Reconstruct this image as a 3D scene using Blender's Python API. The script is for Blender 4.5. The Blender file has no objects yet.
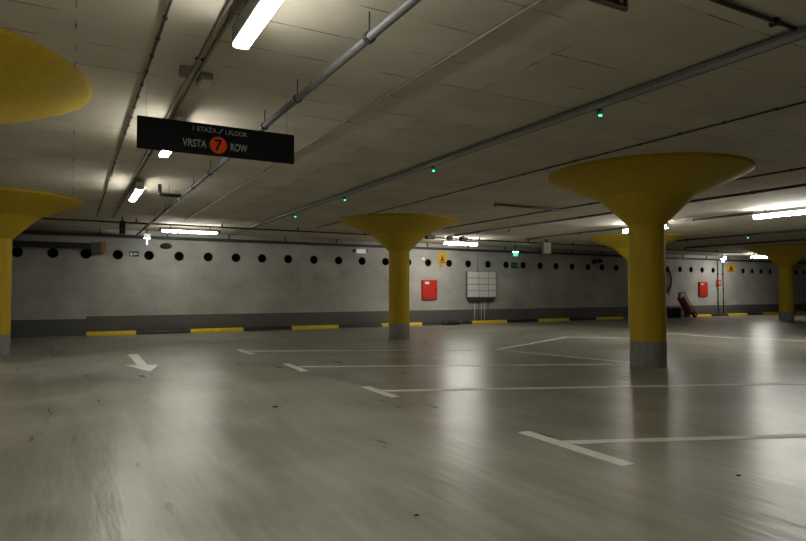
import bpy, bmesh, math, random
from mathutils import Vector, Matrix
random.seed(7)
sc = bpy.context.scene
COL = sc.collection
PI = math.pi

# ------------------------------------------------------------------ dimensions
ZC = 3.36                      # underside of the ceiling
YW = 22.4                      # face of the back wall
def fz(y): return -0.010 * (y - 7.0)      # the floor falls gently towards the back wall

# ------------------------------------------------------------------ materials
def new_mat(name):
    m = bpy.data.materials.new(name); m.use_nodes = True
    nt = m.node_tree
    return m, nt, nt.nodes['Principled BSDF']
def node(nt, t, **kw):
    n = nt.nodes.new(t)
    for k, v in kw.items():
        if k.startswith('in_'): n.inputs[k[3:].replace('_', ' ')].default_value = v
        else: setattr(n, k, v)
    return n
def simple(name, col, rough=0.5, metal=0.0, var=0.12, scale=8.0, bump=0.0, stretch=(1, 1, 1)):
    m, nt, b = new_mat(name); L = nt.links.new
    tc = node(nt, 'ShaderNodeTexCoord'); mp = node(nt, 'ShaderNodeMapping'); mp.inputs['Scale'].default_value = stretch
    L(tc.outputs['Object'], mp.inputs['Vector'])
    nz = node(nt, 'ShaderNodeTexNoise', in_Scale=scale, in_Detail=4.0)
    L(mp.outputs[0], nz.inputs['Vector'])
    mx = node(nt, 'ShaderNodeMixRGB')
    mx.inputs[1].default_value = (*[c * (1 - var) for c in col], 1); mx.inputs[2].default_value = (*[min(1, c * (1 + var)) for c in col], 1)
    L(nz.outputs['Fac'], mx.inputs[0]); L(mx.outputs[0], b.inputs['Base Color'])
    b.inputs['Roughness'].default_value = rough; b.inputs['Metallic'].default_value = metal
    if bump:
        bp = node(nt, 'ShaderNodeBump', in_Strength=bump, in_Distance=0.01)
        L(nz.outputs['Fac'], bp.inputs['Height']); L(bp.outputs[0], b.inputs['Normal'])
    return m
def emit(name, col, strength, base=(.8, .8, .8)):
    m, nt, b = new_mat(name)
    b.inputs['Base Color'].default_value = (*base, 1); b.inputs['Roughness'].default_value = .4
    b.inputs['Emission Color'].default_value = (*col, 1); b.inputs['Emission Strength'].default_value = strength
    nz = node(nt, 'ShaderNodeTexNoise', in_Scale=3.0)
    mr = node(nt, 'ShaderNodeMapRange'); mr.inputs[3].default_value = .35; mr.inputs[4].default_value = .45
    nt.links.new(nz.outputs['Fac'], mr.inputs[0]); nt.links.new(mr.outputs[0], b.inputs['Roughness'])
    return m
def boarded(name, c1, c2, cm, bw, bh, rot=None, offset=0.0, mortar=.008, rough=.85, scale=1.2, seam=.6, bump=.25):
    """cast concrete: cloudy tone, faint shuttering seams broken up by noise"""
    m, nt, b = new_mat(name); L = nt.links.new
    tc = node(nt, 'ShaderNodeTexCoord'); mp = node(nt, 'ShaderNodeMapping')
    if rot: mp.inputs['Rotation'].default_value = rot
    L(tc.outputs['Object'], mp.inputs['Vector'])
    n1 = node(nt, 'ShaderNodeTexNoise', in_Scale=scale, in_Detail=6.0, in_Roughness=.6); L(mp.outputs[0], n1.inputs['Vector'])
    n2 = node(nt, 'ShaderNodeTexNoise', in_Scale=2.3, in_Detail=4.0); L(mp.outputs[0], n2.inputs['Vector'])
    br = node(nt, 'ShaderNodeTexBrick', offset=offset, squash=1.0)
    br.inputs['Scale'].default_value = 1; br.inputs['Brick Width'].default_value = bw; br.inputs['Row Height'].default_value = bh
    br.inputs['Mortar Size'].default_value = mortar; br.inputs['Mortar Smooth'].default_value = .4
    br.inputs['Color1'].default_value = (1, 1, 1, 1); br.inputs['Color2'].default_value = (.9, .9, .9, 1); br.inputs['Mortar'].default_value = (1, 1, 1, 1)
    L(mp.outputs[0], br.inputs['Vector'])
    rmp = node(nt, 'ShaderNodeMapRange'); rmp.inputs[1].default_value = .3; rmp.inputs[2].default_value = .7
    L(n1.outputs['Fac'], rmp.inputs[0])
    mx = node(nt, 'ShaderNodeMixRGB'); mx.inputs[1].default_value = (*c1, 1); mx.inputs[2].default_value = (*c2, 1); L(rmp.outputs[0], mx.inputs[0])
    mul = node(nt, 'ShaderNodeMixRGB', blend_type='MULTIPLY'); mul.inputs[0].default_value = 1
    L(mx.outputs[0], mul.inputs[1]); L(br.outputs['Color'], mul.inputs[2])
    r2 = node(nt, 'ShaderNodeMapRange'); r2.inputs[1].default_value = .47; r2.inputs[2].default_value = .60; r2.inputs[3].default_value = .06; r2.inputs[4].default_value = seam
    L(n2.outputs['Fac'], r2.inputs[0])
    mm = node(nt, 'ShaderNodeMath', operation='MULTIPLY'); L(br.outputs['Fac'], mm.inputs[0]); L(r2.outputs[0], mm.inputs[1])
    fin = node(nt, 'ShaderNodeMixRGB'); fin.inputs[2].default_value = (*cm, 1)
    L(mm.outputs[0], fin.inputs[0]); L(mul.outputs[0], fin.inputs[1]); L(fin.outputs[0], b.inputs['Base Color'])
    b.inputs['Roughness'].default_value = rough
    bp = node(nt, 'ShaderNodeBump', in_Strength=bump, in_Distance=.02); L(n1.outputs['Fac'], bp.inputs['Height']); L(bp.outputs[0], b.inputs['Normal'])
    return m
def floor_mat():
    m, nt, b = new_mat('floor_coating'); L = nt.links.new
    tc = node(nt, 'ShaderNodeTexCoord')
    n1 = node(nt, 'ShaderNodeTexNoise', in_Scale=.55, in_Detail=5.0, in_Roughness=.55); L(tc.outputs['Object'], n1.inputs['Vector'])
    mp = node(nt, 'ShaderNodeMapping'); mp.inputs['Rotation'].default_value = (0, 0, math.radians(-4)); mp.inputs['Scale'].default_value = (2.6, .45, 1)
    L(tc.outputs['Object'], mp.inputs['Vector'])
    n2 = node(nt, 'ShaderNodeTexNoise', in_Scale=.8, in_Detail=5.0, in_Roughness=.6); L(mp.outputs[0], n2.inputs['Vector'])
    n3 = node(nt, 'ShaderNodeTexNoise', in_Scale=26.0, in_Detail=3.0); L(tc.outputs['Object'], n3.inputs['Vector'])
    m4 = node(nt, 'ShaderNodeMapping'); m4.inputs['Rotation'].default_value = (0, 0, math.radians(-9)); m4.inputs['Scale'].default_value = (9.0, 1.1, 1)
    L(tc.outputs['Object'], m4.inputs['Vector'])
    n4 = node(nt, 'ShaderNodeTexNoise', in_Scale=1.0, in_Detail=4.0, in_Roughness=.55); L(m4.outputs[0], n4.inputs['Vector'])
    mx = node(nt, 'ShaderNodeMixRGB'); mx.inputs[1].default_value = (.225, .218, .172, 1); mx.inputs[2].default_value = (.395, .392, .338, 1)
    ra = node(nt, 'ShaderNodeMapRange'); ra.inputs[1].default_value = .42; ra.inputs[2].default_value = .60
    ad = node(nt, 'ShaderNodeMath', operation='ADD'); ad.use_clamp = False
    h1 = node(nt, 'ShaderNodeMath', operation='MULTIPLY'); h1.inputs[1].default_value = .50; L(n1.outputs['Fac'], h1.inputs[0])
    h2 = node(nt, 'ShaderNodeMath', operation='MULTIPLY'); h2.inputs[1].default_value = .26; L(n2.outputs['Fac'], h2.inputs[0])
    L(h1.outputs[0], ad.inputs[0]); L(h2.outputs[0], ad.inputs[1])
    h4 = node(nt, 'ShaderNodeMath', operation='MULTIPLY_ADD'); h4.inputs[1].default_value = .26; L(n4.outputs['Fac'], h4.inputs[0]); L(ad.outputs[0], h4.inputs[2]); L(h4.outputs[0], ra.inputs[0]); L(ra.outputs[0], mx.inputs[0])
    L(mx.outputs[0], b.inputs['Base Color'])
    rr = node(nt, 'ShaderNodeMapRange'); rr.inputs[1].default_value = .3; rr.inputs[2].default_value = .7; rr.inputs[3].default_value = .26; rr.inputs[4].default_value = .345
    a5 = node(nt, 'ShaderNodeMath', operation='ADD'); L(n2.outputs['Fac'], a5.inputs[0]); L(n4.outputs['Fac'], a5.inputs[1])
    a6 = node(nt, 'ShaderNodeMath', operation='MULTIPLY'); a6.inputs[1].default_value = .5; L(a5.outputs[0], a6.inputs[0])
    rr.inputs[1].default_value = .3; rr.inputs[2].default_value = .7
    L(a6.outputs[0], rr.inputs[0]); L(rr.outputs[0], b.inputs['Roughness'])
    b.distribution = 'GGX'
    b.inputs['Specular IOR Level'].default_value = .28
    s3 = node(nt, 'ShaderNodeMath', operation='MULTIPLY'); s3.inputs[1].default_value = .05; L(n3.outputs['Fac'], s3.inputs[0])
    s4 = node(nt, 'ShaderNodeMath', operation='ADD'); L(s3.outputs[0], s4.inputs[0]); L(a5.outputs[0], s4.inputs[1])
    bp = node(nt, 'ShaderNodeBump', in_Strength=.25, in_Distance=.02); L(s4.outputs[0], bp.inputs['Height']); L(bp.outputs[0], b.inputs['Normal'])
    return m

M = {}
M['floor'] = floor_mat()
M['ceiling'] = boarded('ceiling_concrete', (.58, .53, .435), (.72, .665, .555), (.13, .11, .08), 3.65, .56, seam=.85, mortar=.010, scale=.9)
M['wall'] = boarded('wall_concrete', (.33, .32, .29), (.54, .53, .495), (.26, .25, .23), 2.6, .62, rot=(-PI / 2, 0, 0), seam=.5, mortar=.008, scale=.7, bump=.2)
M['band'] = simple('grey_wall_paint', (.115, .112, .105), .6, var=.2, scale=3)
M['yellow'] = simple('yellow_column_paint', (.52, .36, .010), .72, var=.20, scale=4, bump=.35, stretch=(3.5, 3.5, .2))
M['plinth'] = simple('bare_grey_concrete', (.27, .265, .245), .8, var=.45, scale=5, bump=.25, stretch=(5, 5, .7))
M['galv'] = simple('galvanised_steel', (.16, .165, .175), .5, .25, var=.15, scale=12)
M['tray'] = simple('grey_cable_trunking', (.30, .31, .325), .45, .25, var=.12, scale=4)
M['dark'] = simple('dark_steel', (.05, .047, .04), .6, .2, var=.3, scale=9)
M['brown'] = simple('dark_brown_conduit', (.085, .068, .05), .6, .0, var=.25, scale=9)
M['pale'] = simple('pale_conduit', (.30, .265, .21), .6, .0, var=.12, scale=9)
M['black'] = simple('matt_black', (.010, .010, .011), .5, var=.3, scale=10)
M['sleeve'] = simple('black_sleeve', (.008, .0075, .007), .85, var=.3, scale=10)
M['sleeve'].node_tree.nodes['Principled BSDF'].inputs['Specular IOR Level'].default_value = .05
M['signblack'] = simple('black_sign_face', (.007, .007, .008), .7, var=.2, scale=6)
M['signblack'].node_tree.nodes['Principled BSDF'].inputs['Specular IOR Level'].default_value = .08
M['letter'] = simple('grey_sign_lettering', (.22, .215, .205), .7, var=.05)
M['slash'] = simple('blue_grey_slash', (.10, .26, .34), .5, var=.05)
M['orange'] = simple('orange_red_disc', (.60, .055, .006), .7, var=.05)
M['orange'].node_tree.nodes['Principled BSDF'].inputs['Specular IOR Level'].default_value = .1
M['redletter'] = simple('dark_red_lettering', (.30, .05, .045), .5, var=.1)
M['red'] = simple('red_enamel', (.58, .030, .015), .4, var=.10, scale=6)
M['darkred'] = simple('dark_red_enamel', (.19, .014, .014), .4, var=.2, scale=6)
M['white'] = simple('white_enamel', (.74, .74, .72), .45, var=.05)
M['cabinet'] = simple('pale_grey_panel', (.76, .75, .72), .5, var=.06, scale=5)
M['gap'] = simple('dark_joint', (.16, .155, .145), .7, var=.1)
M['kyellow'] = simple('yellow_kerb_paint', (.78, .60, .02), .55, var=.16, scale=6, bump=.1)
M['kblack'] = simple('black_kerb_paint', (.028, .026, .024), .6, var=.3, scale=6, bump=.1)
M['line'] = simple('white_road_paint', (.80, .79, .72), .5, var=.10, scale=9)
M['wornline'] = simple('worn_road_paint', (.82, .81, .74), .5, var=.14, scale=6)
M['ysign'] = simple('yellow_sign_plate', (.72, .42, .015), .5, var=.06)
M['ochre'] = simple('ochre_plate', (.23, .125, .02), .6, var=.15)
M['ductgrey'] = simple('dark_grey_sheet', (.055, .052, .047), .6, var=.2)
M['ductblack'] = simple('black_sheet', (.013, .012, .011), .6, var=.3)
M['green'] = simple('green_sign_plate', (.010, .08, .05), .5, var=.1)
M['rubber'] = simple('black_rubber', (.015, .015, .015), .7, var=.2)
M['lamp'] = emit('lit_diffuser', (1, .97, .86), 72.0)
M['lamp_bright'] = emit('lit_open_diffuser', (1, .97, .88), 95.0)
M['dimlit'] = emit('faintly_lit_diffuser', (1, .98, .92), .22)
M['led'] = emit('green_led', (.015, .9, .22), 9.0, (.1, .5, .3))
M['coolwhite'] = emit('cool_white_lamp', (.75, .95, 1), 16.0)
M['coolplate'] = emit('lit_sign_plate', (.75, .95, 1), 1.3)
M['exitlit'] = emit('lit_green_exit_panel', (.12, .80, .50), 1.0, (.05, .4, .25))
M['box_lit'] = simple('pale_sign_box_face', (.85, .84, .80), .4, var=.08)

# ------------------------------------------------------------------ mesh helpers
class MB:
    def __init__(s): s.bm = bmesh.new()
    def _add(s, geo, smooth):
        for f in geo: f.smooth = smooth
    def box(s, x0, x1, y0, y1, z0, z1, bevel=0.0, rot=None, seg=2):
        r = bmesh.ops.create_cube(s.bm, size=1.0)
        vs = r['verts']
        for v in vs: v.co = Vector(((x0 + x1) / 2 + v.co.x * (x1 - x0), (y0 + y1) / 2 + v.co.y * (y1 - y0), (z0 + z1) / 2 + v.co.z * (z1 - z0)))
        if rot: bmesh.ops.transform(s.bm, matrix=rot, verts=vs)
        if bevel:
            es = list({e for v in vs for e in v.link_edges})
            bmesh.ops.bevel(s.bm, geom=es, offset=bevel, segments=seg, affect='EDGES', profile=.5)
        return s
    def tube(s, pts, r, n=10, caps=True, smooth=True):
        pts = [Vector(p) for p in pts]; rings = []
        prev = None
        for i, p in enumerate(pts):
            if i == 0: d = pts[1] - p
            elif i == len(pts) - 1: d = p - pts[i - 1]
            else: d = (pts[i + 1] - p).normalized() + (p - pts[i - 1]).normalized()
            d.normalize()
            if prev is None:
                a = Vector((0, 0, 1)) if abs(d.z) < .9 else Vector((1, 0, 0))
                u = d.cross(a).normalized()
            else:
                u = (prev - d * prev.dot(d)).normalized()
            prev = u; w = d.cross(u)
            rr = r[i] if isinstance(r, (list, tuple)) else r
            rings.append([s.bm.verts.new(p + (u * math.cos(2 * PI * k / n) + w * math.sin(2 * PI * k / n)) * rr) for k in range(n)])
        for a, b in zip(rings, rings[1:]):
            for k in range(n):
                f = s.bm.faces.new((a[k], a[(k + 1) % n], b[(k + 1) % n], b[k])); f.smooth = smooth
        if caps:
            s.bm.faces.new(list(reversed(rings[0]))); s.bm.faces.new(rings[-1])
        return s
    def lathe(s, prof, n=48, c=(0, 0), smooth=True, axis='z', caps=True, origin=(0, 0, 0)):
        rings = []
        for r, h in prof:
            ring = []
            for k in range(n):
                a = 2 * PI * k / n; x, y = r * math.cos(a), r * math.sin(a)
                if axis == 'z': co = Vector((x + c[0], y + c[1], h))
                elif axis == 'y': co = Vector((x + origin[0], h + origin[1], y + origin[2]))
                else: co = Vector((h + origin[0], x + origin[1], y + origin[2]))
                ring.append(s.bm.verts.new(co))
            rings.append(ring)
        for a, b in zip(rings, rings[1:]):
            for k in range(n):
                f = s.bm.faces.new((a[k], a[(k + 1) % n], b[(k + 1) % n], b[k])); f.smooth = smooth
        if caps:
            s.bm.faces.new(list(reversed(rings[0]))); s.bm.faces.new(rings[-1])
        return s
    def torus(s, c, R, r, n=40, m=8, ez=1.0):
        """ring in the XZ plane, stretched by ez along Z"""
        rings = []
        for i in range(n):
            a = 2 * PI * i / n
            ring = []
            for k in range(m):
                b = 2 * PI * k / m
                rad = R + r * math.cos(b)
                ring.append(s.bm.verts.new((c[0] + rad * math.cos(a), c[1] + r * math.sin(b), c[2] + rad * math.sin(a) * ez)))
            rings.append(ring)
        for i in range(n):
            a, b = rings[i], rings[(i + 1) % n]
            for k in range(m):
                f = s.bm.faces.new((a[k], a[(k + 1) % m], b[(k + 1) % m], b[k])); f.smooth = True
        return s
    def prism(s, poly, h0, h1, plane='xy'):
        """extrude a polygon; plane xy -> along z, xz -> along y"""
        def P(a, b, h): return (a, b, h) if plane == 'xy' else (a, h, b)
        lo = [s.bm.verts.new(P(a, b, h0)) for a, b in poly]; hi = [s.bm.verts.new(P(a, b, h1)) for a, b in poly]
        n = len(poly)
        s.bm.faces.new(lo); s.bm.faces.new(list(reversed(hi)))
        for k in range(n): s.bm.faces.new((lo[k], hi[k], hi[(k + 1) % n], lo[(k + 1) % n]))
        return s
    def floor_poly(s, poly, t=.004):
        lo = [s.bm.verts.new((x, y, fz(y) + .0003)) for x, y in poly]; hi = [s.bm.verts.new((x, y, fz(y) + t)) for x, y in poly]
        n = len(poly)
        s.bm.faces.new(lo); s.bm.faces.new(list(reversed(hi)))
        for k in range(n): s.bm.faces.new((lo[k], hi[k], hi[(k + 1) % n], lo[(k + 1) % n]))
        return s
    def floor_line(s, a, b, w, steps=8):
        a, b = Vector(a), Vector(b); d = (b - a).normalized(); q = Vector((-d.y, d.x)) * w / 2
        return s.floor_poly([tuple(a - q), tuple(b - q), tuple(b + q), tuple(a + q)])
    def build(s, name, mat, parent=None):
        bmesh.ops.recalc_face_normals(s.bm, faces=s.bm.faces[:])
        me = bpy.data.meshes.new(name); s.bm.to_mesh(me); s.bm.free()
        o = bpy.data.objects.new(name, me); COL.objects.link(o)
        me.materials.append(M[mat] if isinstance(mat, str) else mat)
        if parent is not None:
            o.parent = parent
            base = parent if parent.parent is None else parent.parent
            # geometry is written in world space for things that stay at the origin, local space otherwise
        return o
def tag(o, label=None, cat=None, group=None, kind=None):
    if label: o['label'] = label
    if cat: o['category'] = cat
    if group: o['group'] = group
    if kind: o['kind'] = kind
    return o
def thing(name, label, cat, loc=(0, 0, 0), group=None, kind=None):
    o = bpy.data.objects.new(name, None); COL.objects.link(o); o.location = loc
    o.empty_display_size = .1
    return tag(o, label, cat, group, kind)
def struct(o): o['kind'] = 'structure'; return o
def kids(o): return [c for c in bpy.data.objects if c.parent is o]
def dup(root, loc, label=None, group=None):
    r = root.copy(); COL.objects.link(r); r.location = loc
    if label: r['label'] = label
    if group: r['group'] = group
    for ch in kids(root):
        c = ch.copy(); COL.objects.link(c); c.parent = r
        for g in kids(ch):
            d = g.copy(); COL.objects.link(d); d.parent = c
    return r
def text(body, x0, x1, zmid, cap, y, name, mat, parent, bold=.0):
    """flat lettering facing -Y, fitted between x0 and x1 (local coordinates of its thing)"""
    cu = bpy.data.curves.new('t', 'FONT'); cu.body = body; cu.size = 1; cu.extrude = .01; cu.offset = bold
    ob = bpy.data.objects.new('t', cu); COL.objects.link(ob)
    dg = bpy.context.evaluated_depsgraph_get()
    me = bpy.data.meshes.new_from_object(ob.evaluated_get(dg))
    bpy.data.objects.remove(ob); bpy.data.curves.remove(cu)
    xs = [v.co.x for v in me.vertices]; ys = [v.co.y for v in me.vertices]
    bx0, bx1 = min(xs), max(xs); base = 0.0; top = .70
    if body == '/': base, top = min(ys), max(ys)
    for v in me.vertices:
        X = x0 + (v.co.x - bx0) / (bx1 - bx0) * (x1 - x0)
        Z = zmid - cap / 2 + (v.co.y - base) / (top - base) * cap
        v.co = Vector((X, y - (v.co.z + .01) * .08, Z))
    me.name = name; me.materials.clear(); me.materials.append(M[mat])
    o = bpy.data.objects.new(name, me); COL.objects.link(o); o.parent = parent
    return o

# ------------------------------------------------------------------ the setting
X0, X1, YB = -13.0, 58.0, -14.0
bm = MB()
v = [bm.bm.verts.new(c) for c in [(X0, YB, fz(YB)), (X1, YB, fz(YB)), (X1, YW + .5, fz(YW + .5)), (X0, YW + .5, fz(YW + .5)),
                                   (X0, YB, -.6), (X1, YB, -.6), (X1, YW + .5, -.6), (X0, YW + .5, -.6)]]
for f in [(0, 1, 2, 3), (7, 6, 5, 4), (0, 4, 5, 1), (1, 5, 6, 2), (2, 6, 7, 3), (3, 7, 4, 0)]: bm.bm.faces.new([v[i] for i in f])
struct(bm.build('floor', 'floor'))
struct(MB().box(X0, X1, YB, YW + .5, ZC, ZC + .1).build('ceiling', 'ceiling'))
struct(MB().box(X0 - .3, X0, YB - .3, YW + .5, -.6, ZC + .1).build('wall_left', 'wall'))
struct(MB().box(X1, X1 + .3, YB - .3, YW + .5, -.6, ZC + .1).build('wall_right', 'wall'))
struct(MB().box(X0, X1, YB - .3, YB, -.6, ZC + .1).build('wall_front', 'wall'))

# back wall with real round openings
VX = [-1.50, -.53, .41, 1.36, 2.33, 3.31, 4.30, 5.29, 6.26, 7.27, 8.31, 9.35, 10.38, 11.45, 12.53, 13.52, 14.60, 15.62, 16.72, 17.76,
      18.78, 19.83, 20.85, 21.91, 23.00, 23.99, 25.01, 26.03, 27.05, 28.05, 29.08, 30.11, 31.07, 32.06, 33.07, 35.97, 36.89, 37.83, 38.79, 41.71, 42.65]
ZV, RV = 2.52, .155
bm = MB(); B = bm.bm
def quad(x0, x1, z0, z1, y=YW): B.faces.new([B.verts.new(c) for c in [(x0, y, z0), (x1, y, z0), (x1, y, z1), (x0, y, z1)]])
za, zb = ZV - .3, ZV + .3
quad(X0, X1, -.5, za); quad(X0, X1, zb, ZC + .1)
cur = X0
for x in VX:
    if x - .3 > cur: quad(cur, x - .3, za, zb)
    n = 32; outer, inner = [], []
    for k in range(n):
        a = 2 * PI * k / n; ca, sa = math.cos(a), math.sin(a); q = .3 / max(abs(ca), abs(sa))
        outer.append(B.verts.new((x + q * ca, YW, ZV + q * sa))); inner.append(B.verts.new((x + RV * ca, YW, ZV + RV * sa)))
    for k in range(n): B.faces.new((outer[k], outer[(k + 1) % n], inner[(k + 1) % n], inner[k]))
    cur = x + .3
quad(cur, X1, za, zb)
for f in [[(X0, YW + .5, -.5), (X1, YW + .5, -.5), (X1, YW + .5, ZC + .1), (X0, YW + .5, ZC + .1)], [(X0, YW, -.5), (X0, YW + .5, -.5), (X0, YW + .5, ZC + .1), (X0, YW, ZC + .1)],
          [(X1, YW, -.5), (X1, YW + .5, -.5), (X1, YW + .5, ZC + .1), (X1, YW, ZC + .1)]]:
    B.faces.new([B.verts.new(c) for c in f])
wall = bm.build('wall_back', 'wall'); struct(wall)
bm = MB().box(X0, .45, YW - .006, YW, -.3, .39).box(.45, X1, YW - .006, YW, -.3, .47)
struct(bm.build('baseboard_back', 'band'))

# ------------------------------------------------------------------ round openings in the wall
vent = thing('ventilation_opening', '', 'wall opening', (VX[0], YW, ZV))
n_ = MB(); n_.lathe([(RV + .02, .002), (RV + .02, .33), (.001, .33)], 32, axis='y', caps=False)
n_.lathe([(RV - .006, -.004), (RV - .006, .32)], 32, axis='y', caps=False)
n_.lathe([(RV + .004, -.004), (RV - .006, -.004)], 32, axis='y', caps=False)
n_.build('sleeve', 'sleeve', vent)
MB().lathe([(RV - .008, .26), (.001, .265)], 32, axis='y', caps=False).build('back_plate', 'sleeve', vent)
VL = ['black round opening under the dark duct, nearest the far left yellow column', 'black round opening under the middle of the dark duct',
      'black round opening under the grey right end of the dark duct', 'black round opening between the ochre plate and the small green pictogram',
      'black round opening just right of the small green pictogram on the wall', 'black round opening below right of the dark oval fitting',
      'black round opening under the scalloped lamp, first right of the oval fitting pair', 'black round opening just past the right end of the scalloped lamp',
      'black round opening second past the right end of the scalloped lamp', 'black round opening third past the right end of the scalloped lamp',
      'black round opening third to the left of the small white wall box', 'black round opening second to the left of the small white wall box',
      'black round opening beneath the small white wall box', 'black round opening touching the left edge of the olive yellow centre column',
      'black round opening just showing right of the centre column shaft', 'black round opening between the red outline square and the yellow sign above the hydrant cabinet',
      'black round opening just right of the yellow flame sign', 'black round opening above the left part of the pale electrical cabinet',
      'black round opening above the right part of the pale electrical cabinet', 'black round opening left of the dark green wall sign',
      'black round opening right of the dark green wall sign', 'black round opening second right of the dark green wall sign', 'black round opening below right of the hanging pale box',
      'black round opening left of the small black twin fitting', 'black round opening beneath the small black twin fitting', 'black round opening right of the small black twin fitting',
      'black round opening just left of the big yellow column shaft', 'black round opening behind the left half of the big yellow column shaft', 'black round opening behind the middle of the big yellow column shaft',
      'black round opening behind the right half of the big yellow column shaft', 'black round opening beside the hanging fire hose', 'black round opening above the leaning fire extinguisher',
      'black round opening right above the gap between extinguisher and far hydrant cabinet', 'black round opening right above the far red hydrant cabinet',
      'black round opening between the far hydrant cabinet and the thin wall pipes', 'black round opening first right of the far orange yellow sign', 'black round opening second right of the far orange yellow sign',
      'black round opening third right of the far orange yellow sign', 'black round opening fourth right of the far orange yellow sign', 'black round opening just right of the far right yellow column',
      'black round opening at the right edge of the photo, beyond the far right column']
for i, x in enumerate(VX):
    o = vent if i == 0 else dup(vent, (x, YW, ZV))
    o['label'] = VL[i]; o['group'] = 'round openings along the back wall'

# ------------------------------------------------------------------ columns
def column(x, y, label, rc=1.70):
    z0 = fz(y) - .03
    t = thing('mushroom_column', label, 'column', (x, y, fz(y)), 'yellow mushroom columns', 'thing')
    dz = -fz(y); n = 40; R = .301
    MB().lathe([(R + .004, z0 + dz), (R + .004, .44)], n, smooth=False).build('column_base', 'plinth', t)
    MB().lathe([(R, .42), (R, 2.45 + dz)], n, smooth=False).build('shaft', 'yellow', t)
    cap = MB(); cap.lathe([(R, 2.43 + dz), (R + .002, 2.45 + dz), (.80, 2.94 + dz)], n, smooth=False, caps=False).build('lower_cone', 'yellow', t)
    MB().lathe([(.795, 2.935 + dz), (.80, 2.94 + dz), (rc - .025, 3.30 + dz), (rc, 3.315 + dz), (rc, ZC + dz)], 64, smooth=False, caps=False).build('capital', 'yellow', t)
    return t
column(8.84, 7.23, 'big bright yellow mushroom column on the right with grey bare foot', 1.67)
column(8.40, 15.55, 'olive yellow mushroom column in the middle of the hall, in front of the openings')
column(-1.55, 6.95, 'yellow mushroom column whose wide capital fills the upper left corner')
column(-1.46, 15.95, 'yellow mushroom column cut by the left edge, before the dark duct')
column(18.95, 16.0, 'pale yellow mushroom column hidden behind the big column, capital rims showing')
column(29.12, 16.1, 'small dim yellow mushroom column at the far right of the hall')

# ------------------------------------------------------------------ kerb
ky = [(.45, 1.93), (3.66, 5.50), (7.30, 9.21), (11.10, 12.99), (15.55, 17.50), (19.35, 21.31), (23.13, 25.06), (26.85, 28.70), (30.40, 32.26), (33.83, 35.68), (37.30, 39.11), (40.9, 42.8)]
yl = ['yellow kerb block at the left end, below the step in the grey band', 'yellow kerb block below the scalloped lamp, second from the left', 'yellow kerb block midway between scalloped lamp and centre column',
      'yellow kerb block passing behind the centre column foot', 'yellow kerb block under the pale electrical cabinet', 'yellow kerb block first to the right of the electrical cabinet',
      'yellow kerb block just left of the big column foot', 'yellow kerb block hidden behind the big column foot', 'pale yellow kerb block below the far red hydrant cabinet',
      'bright yellow kerb block below the far orange yellow sign', 'dim yellow kerb block just left of the far right column', 'dim yellow kerb block right of the far right column']
bl = ['black kerb block between the two leftmost yellow kerb blocks', 'black kerb block between the second and third yellow kerb blocks from the left', 'black kerb block just left of the centre column foot',
      'long black kerb block behind the dark heap, beneath the first hydrant cabinet', 'black kerb block right of the one under the electrical cabinet', 'black kerb block left of the twin fitting, between two yellow blocks',
      'black kerb block at the left edge of the big column foot', 'black kerb block at the foot of the leaning extinguisher', 'black kerb block at the foot of the thin wall pipes',
      'black kerb block between the far orange yellow sign and the far right column', 'black kerb block behind the far right column foot']
def kerb(x0, x1, mat, label, grp):
    zf = fz(22.1)
    t = MB().prism([(21.98, zf - .01), (22.26, zf - .01), (22.26, zf + .125), (22.05, zf + .125), (22.015, zf + .11), (21.985, zf + .06)], x0 + .008, x1 - .008)
    for v in t.bm.verts: v.co = Vector((v.co.z, v.co.x, v.co.y))
    o = t.build('kerb_block', mat); tag(o, label, 'kerb', grp)
for i, (a, b) in enumerate(ky):
    kerb(a, b, 'kyellow', yl[i], 'yellow kerb blocks along the back wall')
    if i: kerb(ky[i - 1][1], a, 'kblack', bl[i - 1], 'black kerb blocks along the back wall')

# ------------------------------------------------------------------ lamps
EN = []
def make_lamp(label, deep=False):
    """batten lamp, 1.6 m, along local Y, hung below the ceiling; origin at the middle of its top"""
    t = thing('batten_lamp', label, 'ceiling lamp')
    h = .134 if deep else .075; lm = 'lamp' if deep else 'lamp_bright'
    MB().box(-.062, .062, -.79, .79, -h, 0, .012).build('housing', 'tray', t)
    MB().box(-.055, .055, -.775, .775, -.165, -h + .007, .015, seg=3).build('diffuser', lm, t)
    for s in (-1, 1): MB().box(-.057, .057, min(s * .774, s * .80), max(s * .774, s * .80), -.155, -.01, .010).build('end_cap', 'white', t)
    for s in (-1, 1): MB().box(-.02, .02, s * .5 - .015, s * .5 + .015, -.01, .08).build('hanger', 'dark', t)
    return t
def place(lamp, x, y, z=3.28, along_x=False, label=None):
    lamp.location = (x, y, z)
    if along_x: lamp.rotation_euler = (0, 0, PI / 2)
    lamp['group'] = 'lit fluorescent batten lamps'
    if label: lamp['label'] = label
    return lamp
L = place(make_lamp('long bright batten lamp at the top edge beside the double rail', True), 1.085, 3.74)
L2 = place(make_lamp('bright lamp at the right edge of the photo under the ceiling'), 15.35, 8.45, 3.31)
def lamp_at(x, y, label, along_x=False, z=3.28, src=None):
    o = dup(src or L, (x, y, z), label); o.rotation_euler = (0, 0, PI / 2 if along_x else 0); return o
lamp_at(1.07, 7.95, 'bright lamp peeping out below the lower edge of the black row sign')
lamp_at(1.06, 12.6, 'short looking lit lamp left of the black pipe elbow, beyond the row sign')
lamp_at(1.115, -.75, 'lit batten lamp above and behind the viewer on the double rail')
lamp_at(1.115, -5.1, 'lit batten lamp farther behind the viewer on the double rail')
lamp_at(15.1, 12.4, 'small lit lamp end showing left of the big column shaft', src=L2)
lamp_at(13.45, 19.8, 'lit lamp crosswise above the red hydrant cabinet and flame sign', True, src=L2)
lamp_at(33.0, 19.6, 'small lit lamp crosswise beside the far right column capital', True, src=L2)
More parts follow.
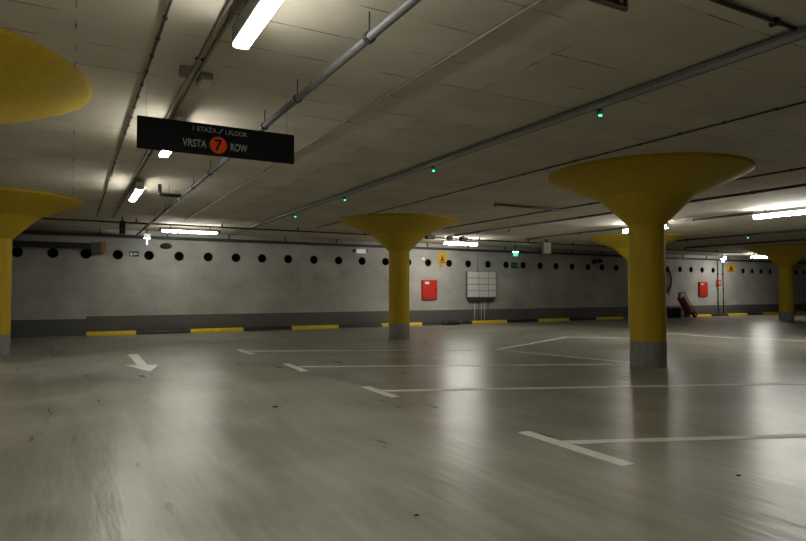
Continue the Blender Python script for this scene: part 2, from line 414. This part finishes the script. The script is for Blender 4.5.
# the scalloped lamp near the left end of the wall
t = thing('batten_lamp', 'lit lamp with scalloped bead-like diffuser, crosswise in front of the left wall', 'ceiling lamp', (3.27, 19.9, 3.25))
MB().box(-.86, .86, -.075, .075, -.06, .0, .01).build('housing', 'tray', t)
d = MB(); 
for k in range(7): d.box(-.84 + k * .24, -.84 + k * .24 + .215, -.055, .055, -.13, -.055, .037, seg=3)
d.build('diffuser', 'lamp', t)
for s in (-1, 1): MB().box(min(s * .84, s * .92), max(s * .84, s * .92), -.06, .06, -.10, -.005, .01).build('end_cap', 'dark', t)
for s in (-1, 1): MB().box(s * .6 - .015, s * .6 + .015, -.02, .02, -.01, .115).build('hanger', 'dark', t)

# ------------------------------------------------------------------ conduits, trays, pipes on the ceiling
def conduit(name, label, x, y0, y1, r, mat, z=None, clip=None, clipmat='dark', cr=1.55, cat='conduit', clip_to=None):
    zz = ZC - r - .006 if z is None else z
    t = thing(name, label, cat)
    MB().tube([(x, y0, zz), (x, y1, zz)], r, 10).build('tube', mat, t)
    if clip:
        y = y0 + clip / 2; n = 0
        while y < min(y1, clip_to or y1) and n < 60:
            MB().box(x - r * cr, x + r * cr, y - .014, y + .014, zz - r * 1.25, ZC, .004, seg=1).build('clip', clipmat, t); y += clip; n += 1
    return t
conduit('conduit', 'thin dark conduit with many clips on the ceiling, left of the row sign', .585, -3, 18.4, .011, 'brown', clip=.42, clip_to=17)
conduit('conduit', 'thin pale conduit slanting across the ceiling behind the row sign right end', 2.86, -2, 18.4, .013, 'pale', clip=1.15, clipmat='pale', cr=1.5)
t = conduit('conduit', 'thin clipped conduit on the ceiling running behind the big column capital rim', 6.93, -2, 14.6, .011, 'brown', clip=.62)
MB().tube([(6.93, 16.5, 3.343), (6.93, 18.4, 3.343)], .011, 10).build('tube', 'brown', t)
conduit('conduit', 'dark conduit emerging on the ceiling from behind the big capital, upper of two', 10.62, -1, 18.4, .018, 'brown', clip=1.5)
conduit('conduit', 'thick dark pipe along the ceiling right of the big capital, lower of two', 12.25, -1, 18.4, .030, 'dark', clip=2.4)
conduit('conduit', 'dark run carrying the right edge lamp along the ceiling', 15.55, -1, 18.4, .03, 'brown', clip=2.2)
conduit('conduit', 'distant dark conduit on the ceiling carrying the far green light', 21.3, 2, 18.4, .035, 'dark', clip=3)
conduit('conduit', 'farthest dark conduit on the ceiling toward the far right column', 25.2, 4, 18.4, .035, 'dark', clip=3)
# double rail carrying the near lamps
t = thing('lamp_rail', 'twin thin tubes along the ceiling beside the left row of lamps', 'conduit')
MB().tube([(.955, -8, 3.342), (.955, 18.5, 3.342)], .014, 10).build('tube', 'pale', t)
MB().box(.995, 1.017, -8, 18.5, 3.318, 3.346, .003, seg=1).build('strip', 'pale', t)
y = -7.4
while y < 18.4:
    MB().box(.93, 1.025, y - .012, y + .012, 3.342, ZC).build('clip', 'dark', t); y += 2.15
# steel pipe C
t = thing('steel_pipe', 'grey steel pipe hung on rods, passing behind the row sign', 'pipe')
px, pz = 1.90, 3.17
MB().tube([(px, -3, pz), (px, 21.9, pz)], .033, 16).build('tube', 'galv', t)
for y in (-.2, 2.4, 3.98, 5.6, 6.73, 8.3, 9.8, 11.28, 13.1, 15.0, 17.0, 19.6):
    c = MB().tube([(px, y - .022, pz), (px, y + .022, pz)], .044, 16).build('clamp', 'dark', t)
    MB().tube([(px, y, pz + .04), (px, y, ZC)], .006, 8).build('rod', 'dark', c)
for y in (1.2, 5.15, 9.0, 14.0): MB().tube([(px, y - .045, pz), (px, y + .045, pz)], .039, 16).build('coupling', 'galv', t)
# branch elbow
t = thing('pipe_elbow', 'short black branch pipe dropping from the ceiling to the steel pipe', 'pipe')
MB().tube([(1.47, 12.45, ZC), (1.47, 12.45, 3.20), (1.475, 12.45, 3.18), (1.49, 12.45, 3.165), (1.51, 12.45, 3.163), (1.860, 12.45, 3.163)], .036, 12).build('tube', 'black', t)
MB().tube([(1.845, 12.45, 3.163), (1.860, 12.45, 3.163)], .055, 12).build('collar', 'dark', t)
MB().tube([(1.64, 12.45, 3.19), (1.64, 12.45, ZC)], .006, 8).build('rod', 'dark', t)
# grey trunking E
t = thing('cable_trunking', 'wide grey trunking running diagonally over the hall with green lights under it', 'cable tray')
MB().box(4.93, 5.05, -4, 21.95, 3.300, 3.344, .004, seg=1).build('channel', 'tray', t)
MB().box(5.049, 5.056, -4, 21.95, 3.296, 3.325).build('edge_strip', 'galv', t)
y = -3.2
while y < 21.8:
    MB().box(4.965, 5.015, y - .02, y + .02, 3.34, ZC).build('hanger', 'dark', t); y += 2.5
# cross trays
def cross(label, y, x0, x1, z0, z1, d, mat, step):
    t = thing('cable_tray', label, 'cable tray')
    MB().box(x0, x1, y - d, y - d + .006, z0, z1).box(x0, x1, y + d - .006, y + d, z0, z1).box(x0, x1, y - d, y + d, z0, z0 + .006).build('channel', mat, t)
    x = x0 + .4
    while x < x1:
        MB().box(x - .02, x + .02, y - .02, y + .02, z0 + .003, ZC).build('hanger', mat, t); x += step
    return t
cross('dark cable tray crosswise under the ceiling, the one nearer the viewer', 18.75, -6, 30, 3.218, 3.254, .06, 'dark', 2.4)
cross('dark cable tray hugging the top of the back wall', 22.25, -8, 45, 3.09, 3.18, .09, 'dark', 2.1)
# brown conduit crossing the upper right corner
t = thing('conduit', 'dark brown conduit crossing the upper right corner of the ceiling', 'conduit')
MB().tube([(3.6, 2.60, 3.335), (4.2, 2.60, 3.335), (4.91, 2.605, 3.335)], .018, 10).build('tube', 'dark', t)
MB().box(4.62, 4.66, 2.575, 2.64, 3.31, ZC).build('clip', 'dark', t)
# short spur along X with a sprinkler
t = thing('sprinkler_spur', 'short dark spur pipe ending in a small sprinkler head, left of big capital', 'pipe')
MB().tube([(8.72, 11.3, 3.325), (10.60, 11.3, 3.325)], .026, 10).build('tube', 'brown', t)
MB().lathe([(.012, 3.36), (.03, 3.335), (.03, 3.29), (.05, 3.285), (.05, 3.275), (.01, 3.27)], 16, c=(8.66, 11.3)).build('sprinkler_head', 'pale', t)
# junction boxes on the near cross tray
for i, (x, w) in enumerate([(11.3, .34), (12.15, .22), (12.75, .3)]):
    lab = ['dark junction box on the crosswise tray, nearest the centre capital', 'narrow pale junction box on the crosswise tray above the flame sign', 'dark junction box on the crosswise tray over the lit crosswise lamp'][i]
    tt = thing('junction_box', lab, 'junction box', (x, 18.58, 3.28), 'junction boxes on the crosswise tray')
    MB().box(-w / 2, w / 2, -.08, .08, -.11, .02, .01).build('body', 'pale' if i == 1 else 'dark', tt)
    MB().box(-w / 2 + .03, w / 2 - .03, -.09, -.078, -.09, 0).build('lid', 'tray', tt)
    MB().box(-.02, .02, -.01, .01, .015, .08).build('hanger', 'dark', tt)

# ------------------------------------------------------------------ small fittings under the ceiling
def make_led(label):
    t = thing('bay_sensor', label, 'sensor light', group='small green bay lights')
    MB().lathe([(.036, .03), (.036, -.01), (.024, -.022)], 20).build('body', 'tray', t)
    MB().lathe([(.019, -.018), (.018, -.029), (.010, -.036), (.002, -.038)], 16).build('lens', 'led', t)
    MB().box(-.05, .03, -.03, .03, .028, .034).box(-.020, -.015, -.03, .03, .028, .090).build('bracket', 'dark', t)
    return t
l0 = make_led('green bay light nearest the viewer, right under the diagonal trunking'); l0.location = (5.085, 4.75, 3.262)
dup(l0, (5.085, 8.25, 3.262), 'second green bay light under the diagonal trunking, above the hall centre')
dup(l0, (5.085, 11.85, 3.262), 'third green bay light under the diagonal trunking, left of the centre capital')
dup(l0, (5.085, 15.1, 3.262), 'farthest green bay light, near the end of the diagonal trunking')
dup(l0, (21.36, 13.1, 3.24), 'far green bay light on the right, above the far orange yellow sign')
t = thing('motion_sensor', 'small pale unlit sensor on the dark pipe left of the big capital', 'sensor', (12.25, 15.3, 3.234))
MB().lathe([(.05, .03), (.05, -.02), (.03, -.05), (.004, -.06)], 16).build('body', 'pale', t)
MB().box(.034, .04, -.02, .02, .0, .126).build('bracket', 'dark', t)
# square emergency light
t = thing('emergency_light', 'small square grey light fitting beside the double rail near the row sign', 'emergency light', (1.09, 5.95, 3.33))
MB().box(-.06, .06, -.12, .12, -.03, .03, .01).build('housing', 'tray', t)
MB().box(-.052, .052, -.11, .11, -.065, -.028, .015).build('diffuser', 'cabinet', t)
t = thing('junction_box', 'small pale box on the left side of the double rail near the row sign', 'junction box', (.885, 5.8, 3.315))
MB().box(-.045, .045, -.05, .05, -.03, .045, .006).build('body', 'pale', t); MB().box(-.035, .035, -.04, .04, -.036, -.028).build('lid', 'brown', t)
# black hanging box
t = thing('hanging_box', 'black box hanging under the double rail end before the left wall', 'box', (1.22, 18.4, 3.24))
MB().box(-.075, .075, -.10, .10, -.36, 0, .008).build('body', 'black', t); MB().box(-.02, .02, -.02, .02, -.005, .125).build('hanger', 'dark', t)
# pale hanging sign box
t = thing('hanging_sign_box', 'pale grey box with black side hanging below the crosswise tray', 'sign box', (16.62, 18.4, 3.25))
MB().box(-.20, .20, -.06, .06, -.47, 0, .008).build('body', 'black', t); MB().box(-.185, .185, -.068, -.058, -.455, -.015).build('face', 'box_lit', t)
MB().box(-.03, .03, -.02, .02, -.005, .11).build('hanger', 'dark', t)
# exit lights
def exit_light(label, loc, plate_mat, edge_on):
    t = thing('exit_light', label, 'exit sign', loc)
    ew = .10 if edge_on else .14
    MB().box(-ew, ew, -.06, .06, -.09 - .05 * edge_on, .0, .01).build('housing', 'cabinet' if edge_on else 'tray', t)
    if edge_on: MB().box(-.09, .09, -.055, .055, -.158, -.138, .006).build('lamp_strip', 'coolwhite', t)
    else: MB().box(-.13, .13, -.055, .055, -.108, -.088, .006).build('lamp_strip', 'coolwhite', t)
    if edge_on: MB().box(-.018, .018, -.13, .13, -.36, -.15, .006).build('sign_plate', plate_mat, t)
    else: MB().box(-.13, .13, -.008, .008, -.29, -.12, .004).build('sign_plate', plate_mat, t)
    MB().box(-.02, .02, -.015, .015, -.005, ZC - loc[2]).build('hanger', 'dark', t)
    return t
exit_light('white lit exit light seen edge on, above the small green pictogram', (2.15, 21.3, 3.17), 'coolplate', True)
exit_light('lit exit light with green plate right of the electrical cabinet', (17.35, 21.2, 3.14), 'exitlit', False)
t = exit_light('small lit exit light over the thin wall pipes beside far sign', (32.2, 21.2, 3.20), 'coolplate', False)
MB().box(.14, .20, -.06, .06, -.13, .06, .01).build('side_lamp', 'coolwhite', t)

# ------------------------------------------------------------------ the row sign
Ys = 6.1
t = thing('hanging_sign', 'black hanging sign with VRSTA ROW lettering and orange number disc', 'sign', (1.275, Ys, 2.79))
MB().box(-.76, .76, -.012, .022, -.155, .150, .003, seg=1).build('panel', 'signblack', t)
def lx(x): return x - 1.263
text('1 ETAŽA', lx(1.0), lx(1.225), .093, .044, -.0125, 'lettering', 'letter', t, .012)
text('/', lx(1.240), lx(1.292), .092, .050, -.0125, 'slash', 'slash', t)
text('1.FLOOR', lx(1.312), lx(1.525), .089, .044, -.0125, 'lettering', 'letter', t, .012)
text('VRSTA', lx(.905), lx(1.130), -.052, .072, -.0125, 'lettering', 'letter', t, .016)
text('ROW', lx(1.362), lx(1.530), -.052, .072, -.0125, 'lettering', 'letter', t, .016)
dsc = MB().lathe([(.083, -.016), (.083, -.010)], 40, axis='y', origin=(lx(1.243), 0, -.048)).build('number_disc', 'orange', t)
text('7', lx(1.208), lx(1.280), -.048, .108, -.0165, 'numeral', 'signblack', dsc, .022)
for x in (-.68, .68): MB().tube([(x, .005, .148), (x, .005, ZC - 2.79)], .0016, 6).build('suspension_wire', 'dark', t)
# the second hanging sign at the top edge
t = thing('hanging_sign', 'dark hanging sign cut by the top edge, reddish pattern along its bottom', 'sign', (1.53, 1.96, 2.78))
MB().box(-.75, .75, -.012, .012, -.16, .15, .003, seg=1).build('panel', 'brown', t)
MB().box(-.735, .735, -.0135, -.0115, -.147, .140).build('face', 'signblack', t)
s = MB()
for k in range(9):
    x = .70 - k * .055
    s.prism([(x - .014, -.138), (x + .006, -.138), (x + .026, -.06), (x + .006, -.06)], -.0165, -.0130, 'xz')
s.build('red_pattern', 'redletter', t)
for x in (-.68, .68): MB().tube([(x, 0, .148), (x, 0, ZC - 2.78)], .003, 6).build('suspension_wire', 'dark', t)

# ------------------------------------------------------------------ things on the back wall
def W(name, label, cat, x, z, y=YW - .002): return thing(name, label, cat, (x, y, z))
def hydrant(x, z, label, w=.75, h=.85):
    t = W('hydrant_cabinet', label, 'hydrant cabinet', x, z)
    MB().box(-w / 2, w / 2, -.09, -.0, -h / 2, h / 2, .01).build('body', 'red', t)
    dr = MB().box(-w / 2 + .02, w / 2 - .02, -.108, -.088, -h / 2 + .02, h / 2 - .02, .006).build('door', 'red', t)
    MB().box(-w / 2 + .12, -w / 2 + .33, -.113, -.106, h / 2 - .18, h / 2 - .08, .003).build('label_plate', 'white', dr)
    MB().box(w / 2 - .10, w / 2 - .07, -.13, -.106, -.08, .08, .005).build('handle', 'darkred', dr)
    for s in (-.28, .28): MB().tube([(-w / 2 + .012, -.102, s - .04), (-w / 2 + .012, -.102, s + .04)], .012, 8).build('hinge', 'darkred', dr)
hydrant(13.56, 1.35, 'red hydrant cabinet on the wall right of the centre column')
hydrant(32.05, 1.40, 'far red hydrant cabinet on the wall near the thin pipes')
# flame signs
def flame_sign(x, z, w, h, label, tail):
    t = W('warning_sign', label, 'sign', x, z)
    MB().box(-w / 2, w / 2, -.03, -.0, -h / 2, h / 2, .004).build('plate', 'ysign', t)
    MB().prism([(-w * .28, -h * .22), (w * .28, -h * .22), (w * .12, 0), (w * .10, h * .24), (0, h * .12), (-w * .1, h * .30), (-w * .13, 0)], -.034, -.028, 'xz').build('pictogram', 'darkred', t)
    MB().box(-w * .38, w * .38, -.034, -.028, -h * .38, -h * .29).build('text_bar', 'brown', t)
    if tail: MB().box(-w * .30, w * .05, -.02, -.0, -h / 2 - .12, -h / 2 + .01, .004).build('lower_tag', 'pale', t)
flame_sign(14.23, 2.72, .40, .52, 'yellow sign with dark red figure above the first hydrant cabinet', True)
flame_sign(34.75, 2.67, .72, .50, 'far orange yellow sign with dark figure beside the thin pipes', False)
# red outline square
s = W('sticker', 'small red outlined square above the first hydrant cabinet', 'sticker', 13.28, 2.69)
MB().box(-.115, .115, -.004, -.0, -.105, .105).build('backing', 'white', s)
b = MB()
for r_ in [(-.12, .12, .085, .11), (-.12, .12, -.11, -.085), (-.12, -.095, -.11, .11), (.095, .12, -.11, .11)]: b.box(r_[0], r_[1], -.009, -.003, r_[2], r_[3])
b.build('outline', 'red', s)
# electrical cabinet
t = W('electrical_cabinet', 'pale electrical cabinet of twelve panels over a dark tapered base', 'cabinet', 16.28, 1.60)
cw, chh = 1.60, 1.16
MB().box(-cw / 2, cw / 2, -.13, -.0, -chh / 2, chh / 2, .006).build('body', 'gap', t)
xs = [-.80, -.17, .37, .80]; zs = [-.58, -.29, .0, .28, .58]
for i in range(3):
    for j in range(4): MB().box(xs[i] + .012, xs[i + 1] - .012, -.145, -.128, zs[j] + .012, zs[j + 1] - .012, .006).build('panel', 'cabinet', t)
b = MB(); q = b.bm
vv = [q.verts.new(c) for c in [(-.80, -.13, -.58), (.80, -.13, -.58), (.80, 0, -.58), (-.80, 0, -.58), (-.66, -.08, -.80), (.66, -.08, -.80), (.66, 0, -.80), (-.66, 0, -.80)]]
for f in [(0, 1, 2, 3), (4, 7, 6, 5), (0, 4, 5, 1), (1, 5, 6, 2), (2, 6, 7, 3), (3, 7, 4, 0)]: q.faces.new([vv[i] for i in f])
b.build('tapered_base', 'ductgrey', t)
zf = fz(22.3) - 1.60
for x, m_, r_ in [(-.34, 'cabinet', .014), (-.10, 'galv', .02), (.02, 'cabinet', .012), (.20, 'cabinet', .014), (.40, 'galv', .022)]:
    MB().tube([(x, -.045, zf), (x, -.045, -.79)], r_, 8).build('cable_conduit', m_, t)
MB().tube([(-.15, -.03, .575), (-.15, -.03, 1.42)], .012, 8).build('supply_conduit', 'gap', t)
# green wall sign
t = W('exit_sign', 'small dark green wall sign below the lit exit light', 'exit sign', 18.25, 2.50)
MB().box(-.20, .20, -.02, -.0, -.14, .14, .004).build('plate', 'green', t)
MB().prism([(-.15, -.02), (-.06, -.02), (-.06, -.06), (0, 0), (-.06, .06), (-.06, .02), (-.15, .02)], -.024, -.018, 'xz').build('arrow', 'gap', t)
MB().box(.05, .13, -.024, -.018, -.07, .07).build('door_symbol', 'gap', t)
t = W('exit_sign', 'small green pictogram sign on the wall under the edge lit exit light', 'exit sign', 1.86, 2.56)
MB().box(-.15, .15, -.02, -.0, -.09, .09, .004).build('plate', 'green', t)
MB().prism([(.11, -.02), (.03, -.02), (.03, -.05), (-.02, 0), (.03, .05), (.03, .02), (.11, .02)], -.024, -.018, 'xz').build('arrow', 'white', t)
MB().prism([(-.12, -.07), (-.09, -.07), (-.07, -.02), (-.04, -.06), (-.02, -.05), (-.06, .03), (-.09, .06), (-.11, .03)], -.024, -.018, 'xz').build('running_figure', 'white', t)
# oval fitting
t = W('oval_fitting', 'dark oval fitting high on the left wall beside the scalloped lamp', 'bulkhead', 2.87, 2.86)
b = MB(); b.lathe([(.002, -.15), (.10, -.145), (.17, -.11), (.195, -.05), (.19, 0.0)], 32, axis='y')
for v in b.bm.verts: v.co.z *= .52
b.build('body', 'black', t)
b = MB(); b.lathe([(.13, -.149), (.13, -.142), (.112, -.142), (.112, -.149)], 32, axis='y', caps=False)
for v in b.bm.verts: v.co.z *= .5
b.build('guard_ring', 'ductgrey', t)
# small white box
t = W('emergency_light', 'small white lit-looking box near the top of wall left of the centre column', 'emergency light', 10.30, 2.915)
MB().box(-.20, .20, -.14, -.02, -.085, .085, .01).build('diffuser', 'dimlit', t)
MB().box(-.17, .17, -.03, -.0, -.07, .07).build('housing', 'ductgrey', t)
for s in (-1, 1): MB().box(s * .27 - .03, s * .27 + .03, -.06, -.0, -.03, .08, .01).build('mounting_bracket', 'dark', t)
# twin fitting
t = W('twin_fitting', 'small black twin-headed fitting on the wall left of the big column', 'fitting', 23.45, 2.82)
MB().box(-.05, .05, -.07, -.0, -.06, .11, .01).build('bracket', 'dark', t)
for s in (-1, 1): MB().lathe([(.05, -.30), (.105, -.28), (.11, -.12), (.06, -.06)], 16, axis='y', origin=(s * .2, 0, -.01 + s * .02)).build('head', 'black', t)
MB().tube([(-.2, -.09, 0), (.2, -.09, 0)], .025, 8).build('crossbar', 'dark', t)
# duct with ochre end plate
t = W('wall_duct', 'dark duct high on the wall at left, ending in an ochre plate', 'duct', -.3, 2.75)
MB().box(-2.4, .86, -.30, 0, -.06, .11, .006).build('duct_body', 'ductblack', t)
MB().box(.86, 1.13, -.30, 0, -.22, .14, .006).build('end_box', 'ductgrey', t)
MB().box(1.13, 1.25, -.30, 0, -.22, .17, .004).build('end_plate', 'ochre', t)
# thin pipes + call point
t = thing('wall_pipe', 'thin vertical wall pipe with the red call point on it', 'pipe', (33.45, YW - .002, 0))
MB().tube([(0, -.04, fz(YW) - .005), (0, -.04, 3.06)], .024, 8).build('tube', 'dark', t)
for z in (.6, 1.4, 2.3): MB().box(-.05, .05, -.07, 0, z - .03, z + .03).build('clip', 'dark', t)
t = thing('wall_pipe', 'thin vertical wall pipe just left of the far orange yellow sign', 'pipe', (33.95, YW - .002, 0))
MB().tube([(0, -.04, fz(YW) - .005), (0, -.04, 3.06)], .024, 8).build('tube', 'dark', t)
for z in (.6, 1.4, 2.3): MB().box(-.05, .05, -.07, 0, z - .03, z + .03).build('clip', 'dark', t)
t = W('call_point', 'small red call point box on the thin wall pipe', 'call point', 33.42, 1.77, YW - .065)
MB().box(-.15, .15, -.10, 0, -.18, .18, .015).build('housing', 'red', t)
MB().box(-.06, .06, -.108, -.098, -.05, .07).build('glass', 'white', t)
# fire hose loops
t = W('fire_hose', 'dark red fire hose hung in loops on the wall, peeking past the big column', 'fire hose', 28.62, 1.93)
b = MB(); b.torus((.03, -.10, 0), .57, .026, ez=1.36).torus((.05, -.16, -.02), .50, .026, ez=1.46).torus((0, -.05, .02), .63, .026, ez=1.28); b.build('hose', 'darkred', t)
MB().box(-.06, .06, -.20, 0, .66, .74, .01).box(-.06, .06, -.22, -.18, .66, .84, .01).build('mounting_hook', 'dark', t)
MB().tube([(.3, -.13, -.55), (.34, -.13, -.78), (.35, -.13, -.88)], [.03, .045, .03], 12).build('nozzle', 'black', t)
# wheeled extinguisher leaning on the wall
yb = 21.6
yb = 21.28
t = thing('wheeled_extinguisher', 'dark red wheeled fire extinguisher leaning left below the far openings', 'fire extinguisher', (28.80, yb, fz(yb)))
def lean(p, q): return None
a0, a1 = Vector((.55, 0, .20)), Vector((-.26, 0, 1.22))
ax = (a1 - a0).normalized()
def al(sx): return tuple(a0 + ax * sx)
Ln = (a1 - a0).length
MB().tube([al(-.03), al(.03), al(.12), al(Ln - .20), al(Ln - .10), al(Ln - .02)], [.08, .17, .205, .205, .16, .06], 20).build('cylinder', 'darkred', t)
MB().tube([al(Ln - .04), al(Ln + .10)], .05, 12).build('valve', 'dark', t)
pp = Vector((ax.z, 0, -ax.x))
fr = MB()
for s in (-.15, .15): fr.tube([tuple(a0 + ax * -.05 + pp * .24 + Vector((0, s, 0))), tuple(a0 + ax * (Ln + .0) + pp * .24 + Vector((0, s, 0)))], .018, 8)
fr.tube([tuple(a0 + ax * (Ln + .0) + pp * .24 + Vector((0, -.15, 0))), tuple(a0 + ax * (Ln + .0) + pp * .24 + Vector((0, .15, 0)))], .018, 8)
fr.build('handle_frame', 'black', t)
MB().tube([al(Ln + .08), (-.22, -.10, 1.30), (-.36, -.15, 1.22), (-.38, -.16, 1.08), (-.22, -.19, .92), (-.05, -.20, .65), (.08, -.20, .42)], .026, 10).build('hose', 'rubber', t)
MB().lathe([(.03, -.04), (.085, -.02), (.085, .02), (.03, .04)], 20, axis='y', origin=(-.34, -.17, 1.16)).build('gauge', 'white', t)
for s in (-.24, .24):
    w_ = MB().lathe([(.10, -.035), (.17, -.035), (.18, -.02), (.18, .02), (.17, .035), (.10, .035)], 28, axis='y', origin=(.62, s, .18), smooth=True).build('wheel', 'rubber', t)
    MB().lathe([(.03, -.042), (.07, -.04), (.07, .04), (.03, .042)], 16, axis='y', origin=(.62, s, .18)).build('wheel_hub', 'red', w_)
MB().tube([(.62, -.24, .18), (.62, .24, .18)], .02, 8).build('axle', 'black', t)
# dark crate beside it
yb = 21.75
t = thing('storage_bin', 'black bin on the floor left of the leaning extinguisher, behind big column', 'bin', (28.72, yb + .02, fz(yb)))
b = MB(); b.box(-.42, .42, -.17, .17, 0, .50, .02)
for v in b.bm.verts:
    k = .86 + .14 * v.co.z / .5; v.co.x *= k; v.co.y *= k
b.build('body', 'black', t)
MB().box(-.45, .45, -.19, .19, .49, .55, .015).build('lid', 'dark', t)
for s in (-1, 1): MB().box(s * .2 - .07, s * .2 + .07, -.20, -.185, .40, .50, .005).build('latch', 'dark', t)
# dark heap in front of the kerb
yb = 21.72
t = thing('cloth_heap', 'black crumpled heap on the floor before the kerb, right of centre column', 'heap', (14.25, yb, fz(yb)))
b = MB(); bmesh.ops.create_icosphere(b.bm, subdivisions=4, radius=1)
for v in b.bm.verts:
    d = v.co.normalized(); k = 1 + .18 * math.sin(7 * d.x + 3 * d.y) * math.cos(5 * d.y - 2 * d.z) + .10 * math.sin(13 * d.x + 9 * d.z)
    v.co = Vector((d.x * .44 * k, d.y * .17 * k, max(0, d.z * .13 * k + .035)))
for f in b.bm.faces: f.smooth = True
b.build('cloth', 'black', t)
MB().tube([(.25, -.02, .08), (.40, -.03, .15), (.50, -.02, .15), (.56, 0, .06), (.55, .02, .012)], .02, 10).build('pale_end', 'pale', t)

# ------------------------------------------------------------------ markings on the floor
def bay(name, stub, line, label, mat='line', w=.115):
    t = thing(name, label, 'floor marking', (0, 0, 0), 'white parking bay markings')
    MB().floor_line(stub[0], stub[1], .125).build('end_bar', mat, t)
    MB().floor_line(line[0], line[1], w).build('bay_line', mat, t)
bay('bay_marking', ((3.605, 4.31), (3.56, 3.10)), ((3.64, 3.83), (9.6, 1.25)), 'nearest white T-shaped bay marking at lower right of the floor')
bay('bay_marking', ((3.535, 7.53), (3.485, 6.54)), ((3.57, 7.08), (10.2, 4.12)), 'second nearest white T-shaped bay marking, its line passing before the big column', 'line', .14)
bay('bay_marking', ((3.49, 10.85), (3.415, 9.60)), ((3.50, 10.28), (8.45, 7.705)), 'third white T-shaped bay marking, its line meeting the big column foot', 'wornline', .13)
bay('bay_marking', ((3.47, 14.3), (3.44, 13.0)), ((3.49, 13.85), (8.0, 11.35)), 'farthest faint white T-shaped bay marking before the centre column', 'wornline', .10)
t = thing('hatch_marking', 'thin white angular marking on the floor between centre and big column', 'floor marking')
MB().floor_line((8.57, 11.15), (12.9, 13.45), .14).build('stroke', 'wornline', t)
MB().floor_line((12.85, 13.5), (14.6, 11.6), .12).build('stroke', 'wornline', t)
MB().floor_line((8.55, 11.2), (9.0, 7.75), .10).build('stroke', 'wornline', t)
MB().floor_line((9.0, 7.75), (10.6, 8.9), .10).build('stroke', 'wornline', t)
t = thing('lane_line', 'long white line across the far floor right of the big column', 'floor marking')
MB().floor_line((16.9, 13.15), (16.55, 11.0), .13).build('stroke', 'line', t)
MB().floor_line((16.55, 11.05), (17.3, 8.0), .16).build('stroke', 'wornline', t)
t = thing('floor_arrow', 'white arrow painted on the floor near the left kerb, pointing at the viewer', 'floor marking')
MB().floor_poly([(1.10, 14.4), (1.30, 14.4), (1.24, 11.95), (1.43, 11.86), (1.165, 10.85), (.86, 12.15), (1.08, 12.05)]).build('arrow_shape', 'line', t)
# scraps
def scrap(name, x, y, r, mat, label):
    b = MB(); bmesh.ops.create_icosphere(b.bm, subdivisions=2, radius=1)
    for v in b.bm.verts:
        d = v.co.copy(); k = 1 + .35 * math.sin(4 * d.x + 2) * math.cos(5 * d.y)
        v.co = Vector((x + d.x * r * k, y + d.y * r * .7 * k, fz(y) + max(0, d.z * r * .35 + r * .15)))
    tag(b.build(name, mat), label, 'litter')
scrap('paper_scrap', 9.08, 6.86, .035, 'white', 'tiny white scrap at the foot of the big yellow column')
scrap('paper_scrap', 8.52, 15.12, .05, 'white', 'tiny white scrap at the foot of the centre column')
scrap('floor_speck', 2.02, 6.65, .03, 'black', 'tiny dark speck on the floor left of the second bay marking')
scrap('floor_speck', 1.72, 2.98, .016, 'black', 'tiny dark speck on the floor near the bottom middle')
scrap('floor_speck', 4.0, 2.55, .018, 'black', 'tiny dark speck on the floor below the nearest bay marking')

# ------------------------------------------------------------------ camera, world, view
f, W_, cy, hy = 605.0, 806.0, 270.5, 291.0
pitch = math.atan((hy - cy) / f); yaw = math.atan((403 - 71) / f * math.cos(pitch))
cam = bpy.data.cameras.new('camera'); cam.sensor_width = 36; cam.lens = f / W_ * 36; cam.clip_start = .05; cam.clip_end = 200
co = bpy.data.objects.new('camera', cam); COL.objects.link(co)
co.location = (0, 0, 1.3); co.rotation_euler = (PI / 2 + pitch, 0, -yaw)
sc.camera = co
w = bpy.data.worlds.new('world'); sc.world = w; w.use_nodes = True
w.node_tree.nodes['Background'].inputs[0].default_value = (0, 0, 0, 1); w.node_tree.nodes['Background'].inputs[1].default_value = 0
sc.view_settings.view_transform = 'Standard'; sc.view_settings.look = 'None'; sc.view_settings.gamma = 1; sc.view_settings.use_curve_mapping = False
sc.view_settings.exposure = 0.0
try:
    sc.cycles.use_denoising = True; sc.cycles.diffuse_bounces = 6; sc.cycles.max_bounces = 10; sc.cycles.caustics_reflective = False
    sc.cycles.sample_clamp_indirect = 4.0
except Exception: pass
